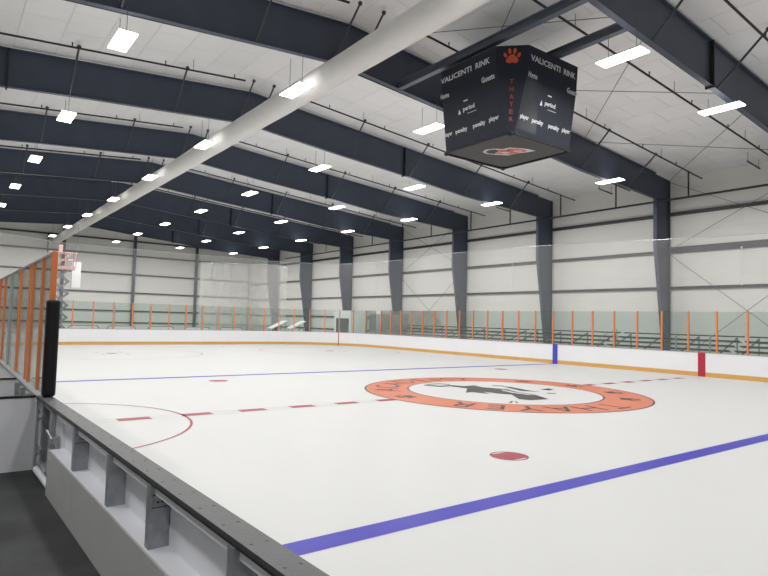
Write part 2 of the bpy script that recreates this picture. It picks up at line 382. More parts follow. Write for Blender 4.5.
# ------------------------------------------------------------------ dasher boards
def strip_along(pts, v0, v1, z0, z1, mb=None, mi=0):
    """wall following a polyline; v offsets to the outside (right hand side of travel given by normals)"""
    mb = mb or MB(); n = len(pts); N = []
    for i in range(n):
        a = Vector(pts[max(i-1, 0)]); b = Vector(pts[min(i+1, n-1)]); d = (b-a).normalized(); N.append(Vector((d.y, -d.x)))
    vs = []
    for p, q in zip(pts, N):
        p = Vector(p)
        for v, z in ((v0, z0), (v1, z0), (v1, z1), (v0, z1)): vs.append((p.x+q.x*v, p.y+q.y*v, z))
    fs = [(0, 1, 2, 3), tuple((n-1)*4+k for k in (3, 2, 1, 0))]
    for i in range(n-1):
        for k in range(4): fs.append((i*4+k, (i+1)*4+k, (i+1)*4+(k+1) % 4, i*4+(k+1) % 4))
    return mb.add(vs, fs, mi)
PER = perimeter(0, 14)
farpts = [p for p in PER[0:15]]                       # right far corner (behind the frame's right edge)
n1 = 15
farline = PER[14:16]                                   # straight far side from +x to -x
endpts = PER[15:45]                                    # far left corner, end, near left corner
def board_run(pts, label, name='dasher_boards'):
    root = empty(name, (pts[0][0], pts[0][1], 0)); off = root.location
    def B(mb, nm, m): return mb.build(nm, m, root, loc=off) if False else _p(mb, nm, m, root)
    B(strip_along(pts, 0, .10, 0, 1.03), 'board_panel', HDPE)
    B(strip_along(pts, -.008, 0, .0, .19), 'kick_plate', YEL)
    B(strip_along(pts, -.012, .13, 1.03, 1.06), 'cap_rail', CAPM)
    tag(root, label, 'rink boards'); return root
def _p(mb, nm, m, root):
    o = mb.build(nm, m); o.parent = root; o.matrix_parent_inverse = Matrix.Translation(root.location).inverted(); return o
def post_at(root, p, nrm, m=ORANGE, z1=2.86, w=.064, z0=1.06, off=.05, nm='stanchion', dp=.08):
    p = Vector(p); q = Vector(nrm); t = Vector((-q.y, q.x)); c = p+q*off
    b = MB(); vs = []
    for z in (z0, z1):
        for i, j in ((-1, -1), (1, -1), (1, 1), (-1, 1)): vs.append((c.x+t.x*w/2*i+q.x*dp/2*j, c.y+t.y*w/2*i+q.y*dp/2*j, z))
    b.add(vs, [(0, 3, 2, 1), (4, 5, 6, 7), (0, 1, 5, 4), (1, 2, 6, 5), (2, 3, 7, 6), (3, 0, 4, 7)])
    return _p(b, nm, m, root)
def pane(root, a, b, off=.05, z0=1.06, z1=2.84, inset=.04):
    a = Vector(a); b = Vector(b); d = (b-a).normalized(); q = Vector((d.y, -d.x)); a = a+d*inset+q*off; b = b-d*inset+q*off
    mb = MB(); mb.bar((a.x, a.y, (z0+z1)/2), (b.x, b.y, (z0+z1)/2), .012, z1-z0)
    return _p(mb, 'glass_pane', GLASS, root)
def walk(pts, step, start=0):
    """points every step along a polyline, with outward normals"""
    out = []; acc = -start
    for a, b in zip(pts[:-1], pts[1:]):
        a = Vector(a); b = Vector(b); L = (b-a).length; d = (b-a)/L; s = -acc if acc < 0 else 0
        s = (math.ceil(acc/step-1e-9)*step-acc) if acc > 0 else -acc
        while s <= L+1e-9:
            out.append((a+d*s, Vector((d.y, -d.x)))); s += step
        acc += L
    return out
# far side
far = board_run([(9.6, HY), (-(HX-R), HY)], 'long white boards with orange glass posts along the far side of the ice')
xs = [.62+1.22*k for k in range(7, -21, -1)]
for x in xs: post_at(far, (x, HY), (0, 1))
for a, b in zip(xs[:-1], xs[1:]): pane(far, (a, HY), (b, HY))
for x, m in ((0, BOARDRED), (-7.74, BOARDBLUE), (7.74, BOARDBLUE)):
    _p(MB().box(x-.155, x+.155, HY-.02, HY-.005, 0, 1.055), 'line_mark', m, far)
# far left corner + end
endp = [(-(HX-R), HY)]+endpts[1:]
end = board_run(endp, 'curved white boards closing the far left end of the ice')
W = walk(endp, 1.235)
for i, (p, q) in enumerate(W[1:]):
    post_at(end, p, q)
for (p, q), (p2, _) in zip(W[:-1], W[1:]): pane(end, p, p2)
for y in (-4.29, -1.9, -.54, .67, 1.89, 3.11, 4.37, 5.55): post_at(end, (-HX-1.3, y), (-1, 0), ALU, 2.7, .06, z0=0, nm='back_post')
gm = None
for i in range(len(endp)-1):
    if endp[i][0] >= -27.9 >= endp[i+1][0] and endp[i][1] > 0: gm = i
a, b = Vector(endp[gm]), Vector(endp[gm+1]); t_ = (a.x+27.9)/(a.x-b.x); p = a+(b-a)*t_; d = (b-a).normalized(); q = Vector((d.y, -d.x))
_p(MB().bar((p.x-q.x*.014, p.y-q.y*.014, .0), (p.x-q.x*.014, p.y-q.y*.014, 1.05), .06, .02, (q.x, q.y, 0)), 'goal_line_mark', BOARDRED, end)

# near side, left of the opening: solid boards and high glass
GX = 4.36
near = board_run([(-(HX-R), -HY), (4.25, -HY)], 'near side boards with tall glass between orange posts, left of the bench opening')
for x, m, wd, dp in ((4.36, ORANGE, .06, .06), (3.45, ORANGE, .07, .045), (2.45, ORANGE, .06, .04), (2.05, ORANGE, .06, .04), (.7, ORANGE, .06, .05), (-.9, ALU, .06, .06), (-2.3, ORANGE, .06, .05), (-3.6, ORANGE, .06, .06), (-4.9, ORANGE, .06, .06), (-8.6, ORANGE, .06, .06), (-14, ORANGE, .06, .06), (-20, ORANGE, .06, .06)):
    post_at(near, (x, -HY), (0, -1), m, 2.80, wd, dp=dp)
g = [4.36, 3.45, 2.05, .7, -.9, -2.3, -3.6, -4.9, -8.6, -14, -20]
for a, b in zip(g[:-1], g[1:]): pane(near, (b, -HY), (a, -HY), z1=2.78)
tag(_p(MB().box(-24, 4.36, -12.935, -12.905, 2.78, 2.81), 'top_trim', ALU, near))
# padding round the end post
pd = MB(); 
for k in range(1): pd.box(4.375, 4.515, -12.99, -12.85, 1.085, 2.22)
po = pd.build('post_pad', PADM); tag(po, 'tall black padding wrapped round the end post of the near glass', 'post pad')
bv = po.modifiers.new('bevel', 'BEVEL'); bv.width = .03; bv.segments = 3

# ------------------------------------------------------------------ near bench: boards seen from behind
LA = math.radians(1.5)
def L2W(u, v, z): return (4.3+u*math.cos(LA)+v*math.sin(LA), -12.87+u*math.sin(LA)-v*math.cos(LA), z)
def lbox(mb, u0, u1, v0, v1, z0, z1, mi=0):
    vs = [L2W(u, v, z) for z in (z0, z1) for v in (v0, v1) for u in (u0, u1)]
    return mb.add(vs, [(0, 2, 3, 1), (4, 5, 7, 6), (0, 1, 5, 4), (2, 6, 7, 3), (0, 4, 6, 2), (1, 3, 7, 5)], mi)
UE = 8.6
bench = empty('bench_boards', L2W(0, 0, 0))
tag(bench, 'open backed boards in the foreground with steel ribs under a charcoal cap rail', 'rink boards')
BF = .20   # bench floor height
_p(lbox(MB(), -.02, UE, .012, .024, 0, 1.04), 'board_panel', PVC, bench)
cp = MB(); lbox(cp, -.05, UE, .004, .145, 1.052, 1.078); lbox(cp, -.05, UE, .012, .14, 1.035, 1.052, 1)
for u in [ .25+.3*k for k in range(27)]:
    for v in (.03, .105): lbox(cp, u, u+.014, v, v+.014, 1.078, 1.0795, 1)
_p(cp, 'cap_rail', [NCAP, CAPD], bench)
_p(lbox(MB(), 1.2, UE, .02, .12, .98, 1.034), 'top_rail', PVC, bench)
_p(lbox(MB(), 1.12, UE, .02, .172, .63, .655), 'ledge', PVC, bench)
for u0, u1 in ((1.12, 2.35), (2.356, 4.75), (4.756, 7.15), (7.156, UE)):
    _p(lbox(MB(), u0, u1, .172, .186, .0, .665), 'kick_panel', KICK, bench)
def rib(u, bracket):
    m = MB(); lbox(m, u, u+.012, .022, .15, .655, 1.034); lbox(m, u-.055, u, .138, .15, .655, 1.034); lbox(m, u-.055, u, .022, .03, .655, 1.034)
    r = _p(m, 'rib', GALV, bench)
    if bracket:
        k = MB(); lbox(k, u+.012, u+.020, .026, .128, .905, .975); lbox(k, u+.012, u+.017, .020, .134, .975, .981, 1); lbox(k, u+.012, u+.017, .020, .026, .78, .975, 1); lbox(k, u+.012, u+.018, .020, .134, .899, .905, 1)
        for v in (.05, .075, .1): lbox(k, u+.022, u+.030, v, v+.01, .93, .94, 1)
        _p(k, 'bolted_bracket', [GALV, CAPD], bench)
rib(2.15, True); rib(3.37, False); rib(4.35, True); rib(5.55, False); rib(6.7, True); rib(7.9, False)
for u in (1.95,): _p(lbox(MB(), u, u+.05, .022, .11, .655, .98), 'inner_rib', PVC, bench)
# gate at the left end
gt = empty('bench_gate', L2W(.1, .03, 0)); tag(gt, 'narrow steel framed gate with hinges and latch beside the white divider', 'gate')
m = MB(); lbox(m, .08, .17, .022, .10, .30, 1.03); lbox(m, .62, .72, .022, .10, .30, 1.03); lbox(m, .17, .62, .022, .09, .97, 1.03); lbox(m, .17, .62, .022, .09, .28, .34)
_p(m, 'gate_frame', GALV, gt)
_p(lbox(MB(), .17, .62, .022, .04, .34, .97), 'gate_panel', GALV, gt)
for z in (.46, .86):
    m = MB(); lbox(m, .03, .28, .10, .125, z-.035, z+.035)
    m.tube([L2W(.08, .135, z-.07), L2W(.08, .135, z+.07)], .02); m.sphere(L2W(.22, .13, z), .022); _p(m, 'hinge', GALV, gt)
m = MB(); m.tube([L2W(.88, .11, .5), L2W(.88, .11, 1.0)], .014); m.tube([L2W(.98, .11, .45), L2W(.98, .11, 1.0)], .014); lbox(m, .84, 1.04, .06, .12, .68, .76); m.tube([L2W(.93, .12, .72), L2W(.80, .15, .80)], .014)
_p(m, 'latch', GALV, gt)
_p(lbox(MB(), .76, 1.12, .022, .06, .30, 1.03), 'jamb', PVC, gt)
m = MB(); m.tube([L2W(.1, .13, .24), L2W(1.1, .13, .24)], .035, 10); _p(m, 'sill_pipe', PVC, gt)
# divider panels across the bench
for x, lb in ((4.24, 'white divider panel with black top edge beside the dark rubber floor'), (2.0, 'white divider panel seen behind the glass beyond the nearer divider')):
    d = empty('divider_panel', (x, -13.0, 0)); tag(d, lb, 'divider panel')
    _p(MB().box(x-.04, x, -15.6, -13.02, BF, 1.055), 'panel', PVC, d)
    _p(MB().box(x-.05, x+.01, -15.6, -13.02, 1.055, 1.078), 'top_trim', CAPD, d)
# framing of the neighbouring box boards, seen through the glass
for x in (2.2, 2.9, 3.6): _p(MB().box(x-.03, x+.03, -13.06, -13.0, BF, 1.03), 'back_rib', GALV, near)
_p(MB().box(2.02, 4.18, -13.0, -12.975, BF, 1.0), 'back_panel', KICK, near)
structure(MB().box(-6, 14.5, -16.5, -12.925, .0, BF).build('floor', RUBBER))

# ------------------------------------------------------------------ netting
def net(pts, ztop, name, m, label, z0=2.86, sag=0):
    n = len(pts); vs = []; K = 5
    for i, p in enumerate(pts):
        for k in range(K+1): vs.append((p[0], p[1], z0+(ztop[i]-z0)*k/K))
    fs = [(i*(K+1)+k, (i+1)*(K+1)+k, (i+1)*(K+1)+k+1, i*(K+1)+k+1) for i in range(n-1) for k in range(K)]
    o = empty(name, (pts[0][0], pts[0][1], 0)); tag(o, label, 'netting')
    s = MB().add(vs, fs); 
    _p(s, 'mesh_sheet', m, o)
    _p(MB().tube([(p[0], p[1], z) for p, z in zip(pts, ztop)], .014, 6), 'top_cable', ALU, o)
    return o
sx = [9.5, 6, 3, 1.5, -2.2, -5.5, -9, -12.5, -16, -19, -21.7, -24.4]
sz = [6.0, 6.02, 6.07, 6.11, 6.25, 6.42, 6.54, 6.62, 6.67, 6.62, 6.6, 6.6]
net([(x, HY+.06) for x in sx], sz, 'safety_net', NET, 'sheer white safety net rising above the glass along the far side boards')
ep = [(p[0]-.05, p[1]) for p in endp]
net(ep, [6.6+.03*math.sin(i*.7) for i in range(len(ep))], 'safety_net', NET, 'sheer white safety net rising above the glass across the far end')
bx = [(-34, 2.4+.33*k+.0*k) for k in range(25)]
net([(-34+.07*math.sin(k*1.3), 2.4+.322*k) for k in range(25)], [6.36+.015*k-(.25*((k-20)/4)**2 if k > 20 else 0) for k in range(25)], 'gathered_net', NET2, 'second whiter net hanging behind the far left corner glass', z0=1.3)

# ------------------------------------------------------------------ duct
m = MB(); n = 96; dpts = [(26 - (26+56.4)*k/n, -4.9, 9.5) for k in range(n+1)]
m.tube(dpts, [.385+.006*math.sin(k*1.9) for k in range(n+1)], 24)
du = empty('fabric_duct', (0, -4.9, 9.5)); tag(du, 'long round white fabric air duct running down the hall beneath the rafters', 'air duct')
_p(m, 'duct_tube', DUCT, du).data.polygons.foreach_set('use_smooth', [True]*0 or [True]*(n*24+2))
m = MB()
for y in (-5.6, -4.25): m.bar((XE+.5, y, 8.2), (XE+.5, y, 10.2), .1, .1)
m.bar((XE+.5, -5.6, 9.75), (XE+.5, -4.25, 9.75), .1, .1); m.bar((XE+.5, -5.6, 10.2), (XE+.5, -4.25, 10.2), .1, .1)
_p(m, 'end_frame', BLACK, du)

# ------------------------------------------------------------------ high bay lights
def bottom_z(y):
    bot = [(-23.1, 8.86), (-16, 9.42), (-10, 9.95), (-4.3, 10.37), (YR, 10.38), (.4, 9.99), (4.3, 9.68), (9.2, 9.2), (15.6, 8.86)]
    for (y0, z0), (y1, z1) in zip(bot[:-1], bot[1:]):
        if y0 <= y <= y1: return z0+(z1-z0)*(y-y0)/(y1-y0)
def make_light():
    root = empty('high_bay_light')
    m = MB(); m.box(-.60, .60, -.21, .21, .02, .06); m.box(-.25, .25, -.08, .08, .06, .10); m.build('housing', HOUS, root)
    m = MB(); m.box(-.625, .625, -.225, .225, -.012, .02); m.build('diffuser', DIFF, root)
    for s in (-1, 1):
        c = MB().tube([(0, 0, 0), (0, 0, 1)], .008, 5).build('suspension_cable', WIRE, root); c.location = (s*.4, 0, .06)
    l = bpy.data.lights.new('lamp', 'AREA'); l.shape = 'RECTANGLE'; l.size = 1.24; l.size_y = .44; l.energy = LAMP_W; l.color = (1, .99, .97)
    lo = bpy.data.objects.new('lamp', l); COL.objects.link(lo); lo.parent = root; lo.location = (0, 0, -.02)
    u = bpy.data.lights.new('added_roof_fill', 'AREA'); u.shape = 'RECTANGLE'; u.size = 1.2; u.size_y = .4; u.energy = LAMP_W*.03; u.color = (1, .99, .97)  # fill lamp added above the housing to brighten the roof
    uo = bpy.data.objects.new('added_roof_fill', u); COL.objects.link(uo); uo.parent = root; uo.location = (0, 0, .11); uo.rotation_euler.x = PI
    return root
rows = [(-10.62, .018, 9.1, 'left of the duct'), (-5.6, .012, 9.1, 'beside the white duct'), (-.12, .012, 9.1, 'in the middle row'),
        (5.55, 0, 9.1, 'right of the middle row'), (11.1, 0, 8.97, 'in the row nearest the far wall'), (-16.6, 0, 9.1, 'over the near benches')]
L0 = make_light(); first = True
for ri, (y, dr, z, rl) in enumerate(rows):
    for i in range(-2, 7 if ri < 5 else 2):
        x = -3.6-7.62*i if ri != 4 else -3.38-7.54*i
        yy = y+dr*(x+3.6) if x < 0 else y
        o = L0 if first else copy_tree(L0); first = False
        o.location = (x, yy, z)
        if ri == 5:
            for ch in o.children:
                if ch.type == 'LIGHT' and ch.data.energy > LAMP_W*.5: ch.data = ch.data.copy(); ch.data.energy = LAMP_W
        for ch in o.children:
            if ch.name.startswith('suspension'): ch.scale.z = bottom_z(yy)-z-.06-.02
        vis0 = -1 if ri in (2, 3, 4) else 0
        if ri == 5 or i < vis0: lb = f'{ORD(i+2)} unseen high bay light {rl} near the viewpoint'
        elif ri == 3 and i == 0: lb = 'white high bay light hidden behind the scoreboard'
        elif i == vis0: lb = f'nearest and largest bright high bay light {rl}'
        else: lb = f'{ORD(i-vis0)} high bay light {rl}, counting away from view'
        tag(o, lb, 'ceiling light', 'high bay lights of the hall')

# ------------------------------------------------------------------ sprinkler pipes
def zp(y): return roof_z(y)-.38
far_b = [(1.93, 'left of the top right rafter'), (-1.68, 'above the right side of the scoreboard'), (-5.6, 'just below the rafter left of the scoreboard'), (-9.2, 'in the second bay from the scoreboard'),
         (-13.1, 'in the third bay from the scoreboard'), (-16.65, 'close behind the third column bay'), (-20.8, 'in the fourth bay from the scoreboard'), (-24.3, 'farther side of the fourth bay'),
         (-28.4, 'in the fifth bay from the scoreboard'), (-31.9, 'farther side of the fifth bay'), (-36.0, 'in the sixth bay from the scoreboard'), (-39.5, 'farther side of the sixth bay'), (5.5, 'right of the top right rafter')]
for x, lb in far_b:
    o = empty('sprinkler_pipe', (x, 15.2, zp(15.2))); tag(o, f'thin black sprinkler pipe, far slope, {lb}', 'sprinkler pipe', 'sprinkler branch pipes on the far slope')
    y0 = 0.6 if x == 1.93 else -2.3
    y0 = -2.3
    _p(MB().tube([(x, y0, zp(y0)), (x, 16.6, zp(16.6))], .036, 8), 'branch', BLACK, o)
    _p(MB().tube([(x, 15.2, zp(15.2)), (x, 15.2, 8.57)], .04, 8), 'drop', BLACK, o)
    for y in (-1, 2, 5, 8, 11, 14):
        m = MB(); m.tube([(x, y, zp(y)), (x, y, zp(y)+.13)], .018, 6); m.sphere((x, y, zp(y)+.14), .03); _p(m, 'sprinkler_head', BLACK, o)
    for y in (.8, 6.7, 12.6): _p(MB().tube([(x, y, zp(y)), (x, y, zp(y)+.42)], .01, 5), 'hanger_rod', WIRE, o)
for x, l in ((.97, 'right of the rightmost column'), (-6.7, 'between the two rightmost columns'), (-14.35, 'between the second and third columns'), (-22.0, 'between the third and fourth columns')):
    o = MB().tube([(x, 15.25, zp(15.25)), (x, 16.6, zp(16.6))], .035, 8).build('pipe_stub', BLACK); tag(o, f'short black pipe stub hung near the eave {l}', 'pipe')
    for y in (15.3, 16.5):
        h = MB().tube([(x, y, zp(y)), (x, y, zp(y)+.45)], .01, 5).build('hanger_rod', WIRE); h.parent = o
near_b = [(-1.7, 'right above the nearest left light'), (-5.75, 'near the top left corner'), (-9.05, 'crossing just below the nearest left light'), (-12.9, 'between the first and second left lights'), (-16.5, 'just above the second left light'),
          (-20.6, 'just above the third left light'), (-24.2, 'beyond the third left light'), (-28.2, 'above the fourth left light'), (-31.8, 'beyond the fourth left light'), (-36, 'near the far end'), (-39.5, 'nearest the far end wall')]
for x, lb in near_b:
    o = empty('sprinkler_pipe', (x, -15, zp(-15))); tag(o, f'thin black sprinkler pipe, left slope, {lb}', 'sprinkler pipe', 'sprinkler branch pipes on the near slope')
    _p(MB().tube([(x, -24, zp(-24)), (x, -4.95, zp(-4.95))], .036, 8), 'branch', BLACK, o)
    for y in (-20, -17, -14, -11, -8, -5.4):
        m = MB(); m.tube([(x, y, zp(y)), (x, y, zp(y)+.13)], .018, 6); m.sphere((x, y, zp(y)+.14), .03); _p(m, 'sprinkler_head', BLACK, o)
    for y in (-19, -13.2, -7): _p(MB().tube([(x, y, zp(y)), (x, y, zp(y)+.42)], .01, 5), 'hanger_rod', WIRE, o)
o = MB().tube([(9.5, 15.02, 8.57), (-44, 15.02, 8.40)], .055, 8).build('sprinkler_main', BLACK)
tag(o, 'long black sprinkler main pipe running high along the far wall past the columns', 'sprinkler pipe')

# thin tension rods
def rods(name, segs, label, r=.012, grp=None):
    m = MB()
    for a, b in segs: m.tube([a, b], r, 5)
    o = m.build(name, WIRE); tag(o, label, 'bracing rods'); return o
YW = 16.86
def wrod(a, b): return ((a[0], YW, a[1]), (b[0], YW-.02, b[1]))
def rodset(pairs, lab, nm='bracing_rod'):
    for (a, b), l in zip(pairs, lab): 
        o = MB().tube([a, b], .013, 5).build(nm, WIRE); tag(o, l, 'bracing rod')
xl, xr = -3.42, 3.84
rodset([wrod((xl, 6.25), (xr, 9.85)), wrod((xl, 9.85), (xr, 6.35))], ['thin steel rod rising to the right on the upper far wall at the right edge', 'thin steel rod falling to the right on the upper far wall at the right edge'])
rodset([wrod((xl, 5.95), (xr, .2)), wrod((xl, .05), (xr, 5.85))], ['thin steel rod falling to the right on the lower far wall at the right edge', 'thin steel rod rising to the right on the lower far wall at the right edge'])
a, b = FX[5]+.2, FX[4]-.2
rodset([wrod((a, 5.6), (b, .2)), wrod((a, .2), (b, 5.9))], ['thin steel rod falling to the right in the wall bay left of the third column', 'thin steel rod rising to the right in the wall bay left of the third column'])
rodset([wrod((a, 6.2), (b, 9.8)), wrod((a, 9.8), (b, 6.2))], ['steel rod rising to the right high in the wall bay left of the third column', 'steel rod falling to the right high in the wall bay left of the third column'])
def rz(x, y, d=.22): return (x, y, roof_z(y)-d)
rodset([(rz(-3.4, 2), rz(3.85, 9)), (rz(-3.4, 9), rz(3.85, 2)), (rz(-3.4, 9.2), rz(3.85, 16.6)), (rz(-3.4, 16.6), rz(3.85, 9.2)), (rz(-3.4, -3), rz(3.85, 2)), (rz(-3.4, 2), rz(3.85, -3))],
       ['thin roof rod under the ceiling right of the scoreboard, running away to the right', 'thin roof rod under the ceiling right of the scoreboard, running back to the left', 'thin roof rod above the far wall at right, reaching the eave near the right edge',
        'thin roof rod above the far wall at right, reaching the eave at the column', 'thin roof rod above the scoreboard running away to the right', 'thin roof rod above the scoreboard running back to the left'])

# thin pull cords / cable on the wall
for x, z0, z1, l in ((1.0-1.0+.0, 4.3, 6.1, 'thin white vertical cord between two wall girts at the right edge'), (-14.4, 4.3, 6.3, 'thin white vertical cord between wall girts left of the second column')):
    m = MB(); m.tube([(x, YF-.16, z0), (x, YF-.16, z1)], .012, 6); m.sphere((x, YF-.17, z0), .05); m.sphere((x, YF-.17, z1), .05)
    tag(m.build('wall_cord', WHITEP), l, 'cord')

# ------------------------------------------------------------------ scoreboard
sbr = empty('scoreboard', (0, 0, 7.5)); tag(sbr, 'large black four sided scoreboard with orange paw and lettering hung above centre ice', 'scoreboard')
def octo(h, c, z): return [(h-c, -h, z), (h, -h+c, z), (h, h-c, z), (h-c, h, z), (-h+c, h, z), (-h, h-c, z), (-h, -h+c, z), (-h+c, -h, z)]
HT, HM, HB = 1.80, 1.75, 1.40; ZT, ZM, ZB = 9.95, 9.2, 7.5
r0, r1, r2_ = octo(HT, .67, ZT), octo(HM, .62, ZM), octo(HB, .13, ZB)
m = MB(); vs = r0+r1+r2_
fs = [tuple(range(8))[::-1]]
for a in (0, 8):
    for k in range(8): fs.append((a+k, a+(k+1) % 8, a+8+(k+1) % 8, a+8+k))
fs.append(tuple(range(16, 24)))
m.add(vs, fs); _p(m, 'cabinet', SB, sbr)
def face_pt(side, s, z, out=.006):
    """point on a face: side 0 = -y face (left in view), 1 = +x face; s runs to the viewer's right"""
    h = HM+(HT-HM)*(z-ZM)/(ZT-ZM) if z > ZM else HB+(HM-HB)*(z-ZB)/(ZM-ZB)
    return Vector((s, -h-out, z)) if side == 0 else Vector((h+out, s, z))
prints = [('VALICENTI', -.44, 9.63, 1.34, .17, .022), ('RINK', .68, 9.63, .57, .17, .022), ('Home', -.96, 9.15, .38, .16, .025), ('Guests', .86, 9.14, .50, .16, .025), ('period', -.02, 8.54, .48, .17, .025),
          ('player', -1.02, 7.98, .37, .17, .025), ('penalty', -.44, 7.97, .50, .17, .025), ('penalty', .31, 7.97, .50, .17, .025), ('player', .90, 7.99, .38, .17, .025)]
for side in (0, 1):
    sh = -.05 if side == 0 else .06
    ux = (1, 0, 0) if side == 0 else (0, 1, 0)
    for s, x, z, wd, ht, bo in prints:
        m = MB(); o3 = face_pt(side, x+sh, z, .012); slope = face_pt(side, x+sh, z+.01, .012)-o3
        fit_text(m, s, o3, ux, slope, wd, ht, 0, bo)
        _p(m, 'lettering', SBW, sbr)
    for x0, x1, z, hh in ((-.20, -.02, 8.78, .018), (-.1, .28, 8.40, .007)):
        a, b, c_, d_ = [face_pt(side, x+sh, zz, .012) for x, zz in ((x0, z-hh), (x1, z-hh), (x1, z+hh), (x0, z+hh))]
        _p(MB().add([a, b, c_, d_], [(0, 1, 2, 3)]), 'dash_mark', SBW, sbr)
    a, b, c_ = [face_pt(side, -.42+sh+dx, 8.45+dz, .012) for dx, dz in ((-.06, 0), (.06, 0), (0, .15))]
    _p(MB().add([a, b, c_], [(0, 1, 2)]), 'arrow_mark', SBW, sbr)
# dull glass number panel on the right face
a, b, c_, d_ = [face_pt(1, s, z, .006) for s, z in ((-1.22, 7.62), (-.35, 7.62), (-.62, 9.02), (-1.10, 9.02))]
_p(MB().add([a, b, c_, d_], [(0, 1, 2, 3)]), 'display_panel', SBG, sbr)
# corner face: paw and vertical word
dg = Vector((1, 1, 0)).normalized(); on = Vector((1, -1, 0)).normalized()
def corner_pt(z, out=.012):
    if z > ZM: t = (z-ZM)/(ZT-ZM); k = (HM-.31)+t*((HT-.335)-(HM-.31))
    else: t = (z-ZB)/(ZM-ZB); k = (HB-.065)+t*((HM-.31)-(HB-.065))
    return Vector((k, -k, z))+on*out
m = MB(); pz = 9.63; paw(m, corner_pt(pz), dg, (corner_pt(pz+.1)-corner_pt(pz)).normalized(), .38, 0)
_p(m, 'paw_emblem', SBO, sbr)
for i, ch in enumerate('THAYER'):
    z = 8.93-.21*i; m = MB(); fit_text(m, ch, corner_pt(z), dg, corner_pt(z+.1)-corner_pt(z), .105, .13, 0, .015)
    _p(m, 'red_letter', SBR, sbr)
# underside with emblem, frame rods and knobs
_p(MB().prism([(x*.93, y*.93) for x, y, _ in r2_], lambda a, b: (a, b, ZB-.02), lambda a, b: (a, b, ZB-.001)), 'underside_panel', SBU, sbr)
m = MB(); ring_ = [(x, y, ZB-.03) for x, y, _ in r2_]
for a, b in zip(ring_, ring_[1:]+ring_[:1]): m.tube([a, b], .03, 8)
for s in (-1, 1):
    for t in (-1, 1): m.sphere((s*(HB-.07), t*(HB-.07), ZB-.03), .085, n=10)
_p(m, 'bottom_frame', CAPD, sbr)
em = MB(); ez = ZB-.026
def EP(pts, mi, dz=0):
    # emblem plane axes: a to viewer's right (roughly +x+y), b towards the viewer
    A = Vector((.72, .69, 0)); Bv = Vector((.69, -.72, 0)); em.add([Vector((.12, -.02, ez-dz))+A*x+Bv*y for x, y in pts], [tuple(range(len(pts)))], mi)
EP([(-.82,.02),(-.72,.28),(-.45,.36),(-.2,.30),(0,.44),(.3,.36),(.55,.26),(.82,.02),(.55,-.12),(.25,-.20),(0,-.42),(-.2,-.36),(-.45,-.30),(-.7,-.20)], 1)
EP([(-.74,.02),(-.62,.22),(-.42,.28),(-.3,.1),(-.45,-.22),(-.62,-.16)], 2, .002)
EP([(-.4,.24),(-.1,.2),(0,.34),(.3,.28),(.5,.16),(.55,0),(.3,-.1),(.05,-.3),(-.15,-.26),(-.42,-.2),(-.28,.02)], 0, .003)
EP([(-.3,-.05),(-.05,-.02),(.05,-.12),(-.12,-.2)], 1, .005); EP([(.1,.12),(.38,.12),(.42,.02),(.2,0)], 1, .005); EP([(-.12,.16),(.02,.24),(.0,.1)], 2, .005)
_p(em, 'tiger_emblem', [SBO, SBW, CAPD], sbr)
m = MB()
for x, y in ((-1, -1.2), (1, -1.2), (-1, .65), (1, .65)): m.tube([(x, y, ZT-.02), (x, y, 10.22)], .012, 6)
_p(m, 'hanger', WIRE, sbr)
for y, lb in ((-1.55, 'long grey blue steel beam crossing between rafters over the front of the scoreboard'), (.55, 'shorter seen grey blue steel beam emerging right behind the scoreboard')):
    m = MB(); x0, x1 = FX[2]+.02, FX[1]-.02
    m.box(x0, x1, y-.10, y+.10, 10.18, 10.20); m.box(x0, x1, y-.10, y+.10, 10.42, 10.44); m.box(x0, x1, y-.012, y+.012, 10.2, 10.42)
    b = m.build('support_beam', NAVY2); tag(b, lb, 'steel beam')

# ------------------------------------------------------------------ bleachers along the far wall
def make_bleacher():
    root = empty('bleacher', (0, 0, 0))
    for i in range(4):
        y = 13.45+.52*i; z = 1.14+.205*i
        MB().box(-2.9, 2.9, y, y+.26, z-.01, z+.05).build('seat_plank', BLEACH, root)
        MB().box(-2.9, 2.9, y-.26, y-.02, z-.26, z-.22).build('foot_plank', BLEACHG, root)
    for x in (-2.6, -.9, .9, 2.6):
        m = MB(); m.bar((x, 13.4, .0), (x, 13.4, 1.0), .05, .05); m.bar((x, 15.2, 0), (x, 15.2, 1.72), .05, .05); m.bar((x, 13.4, 1.0), (x, 15.2, 1.70), .05, .05); m.bar((x, 13.4, .05), (x, 15.2, .05), .05, .05)
        m.build('frame', BLEACHG, root)
    return root
b0 = make_bleacher()
for k, (x, l) in enumerate(((4.0, 'dark low bleacher behind the far glass at the right edge'), (-2.1, 'dark low bleacher behind the far glass in front of the rightmost column'), (-8.2, 'dark low bleacher behind the far glass above the blue board mark'),
                            (-14.3, 'dark low bleacher behind the far glass between the second and third columns'), (-20.25, 'leftmost dark low bleacher behind the far glass'))):
    o = b0 if k == 0 else copy_tree(b0); o.location.x = x; tag(o, l, 'bleacher', 'bleachers along the far wall')
for x, l in ((-1.25, 'grey upright rail post on the bleachers left of the red board mark'), (.25, 'grey upright rail post on the bleachers right of the red board mark')):
    tag(MB().box(x-.03, x+.03, 13.08, 13.13, 0, 1.85).build('rail_post', ALU), l, 'post')
# handrail near the bleachers' left end and player bench items behind glass
o = MB().tube([(-23.9, 13.08, 0), (-23.9, 13.08, 1.75), (-22.9, 13.08, 2.15), (-22.9, 13.08, 0)], .02, 6).build('hand_rail', BLEACHG); tag(o, 'thin handrail sloping up behind the far glass left of the bleachers', 'handrail')
o = MB().tube([(-5.15, 13.08, 0), (-5.15, 13.08, 1.55), (-4.2, 13.08, 1.95), (-4.2, 13.08, 0)], .02, 6).build('hand_rail', BLEACHG); tag(o, 'short sloping handrail on the bleachers right of the blue board mark', 'handrail')

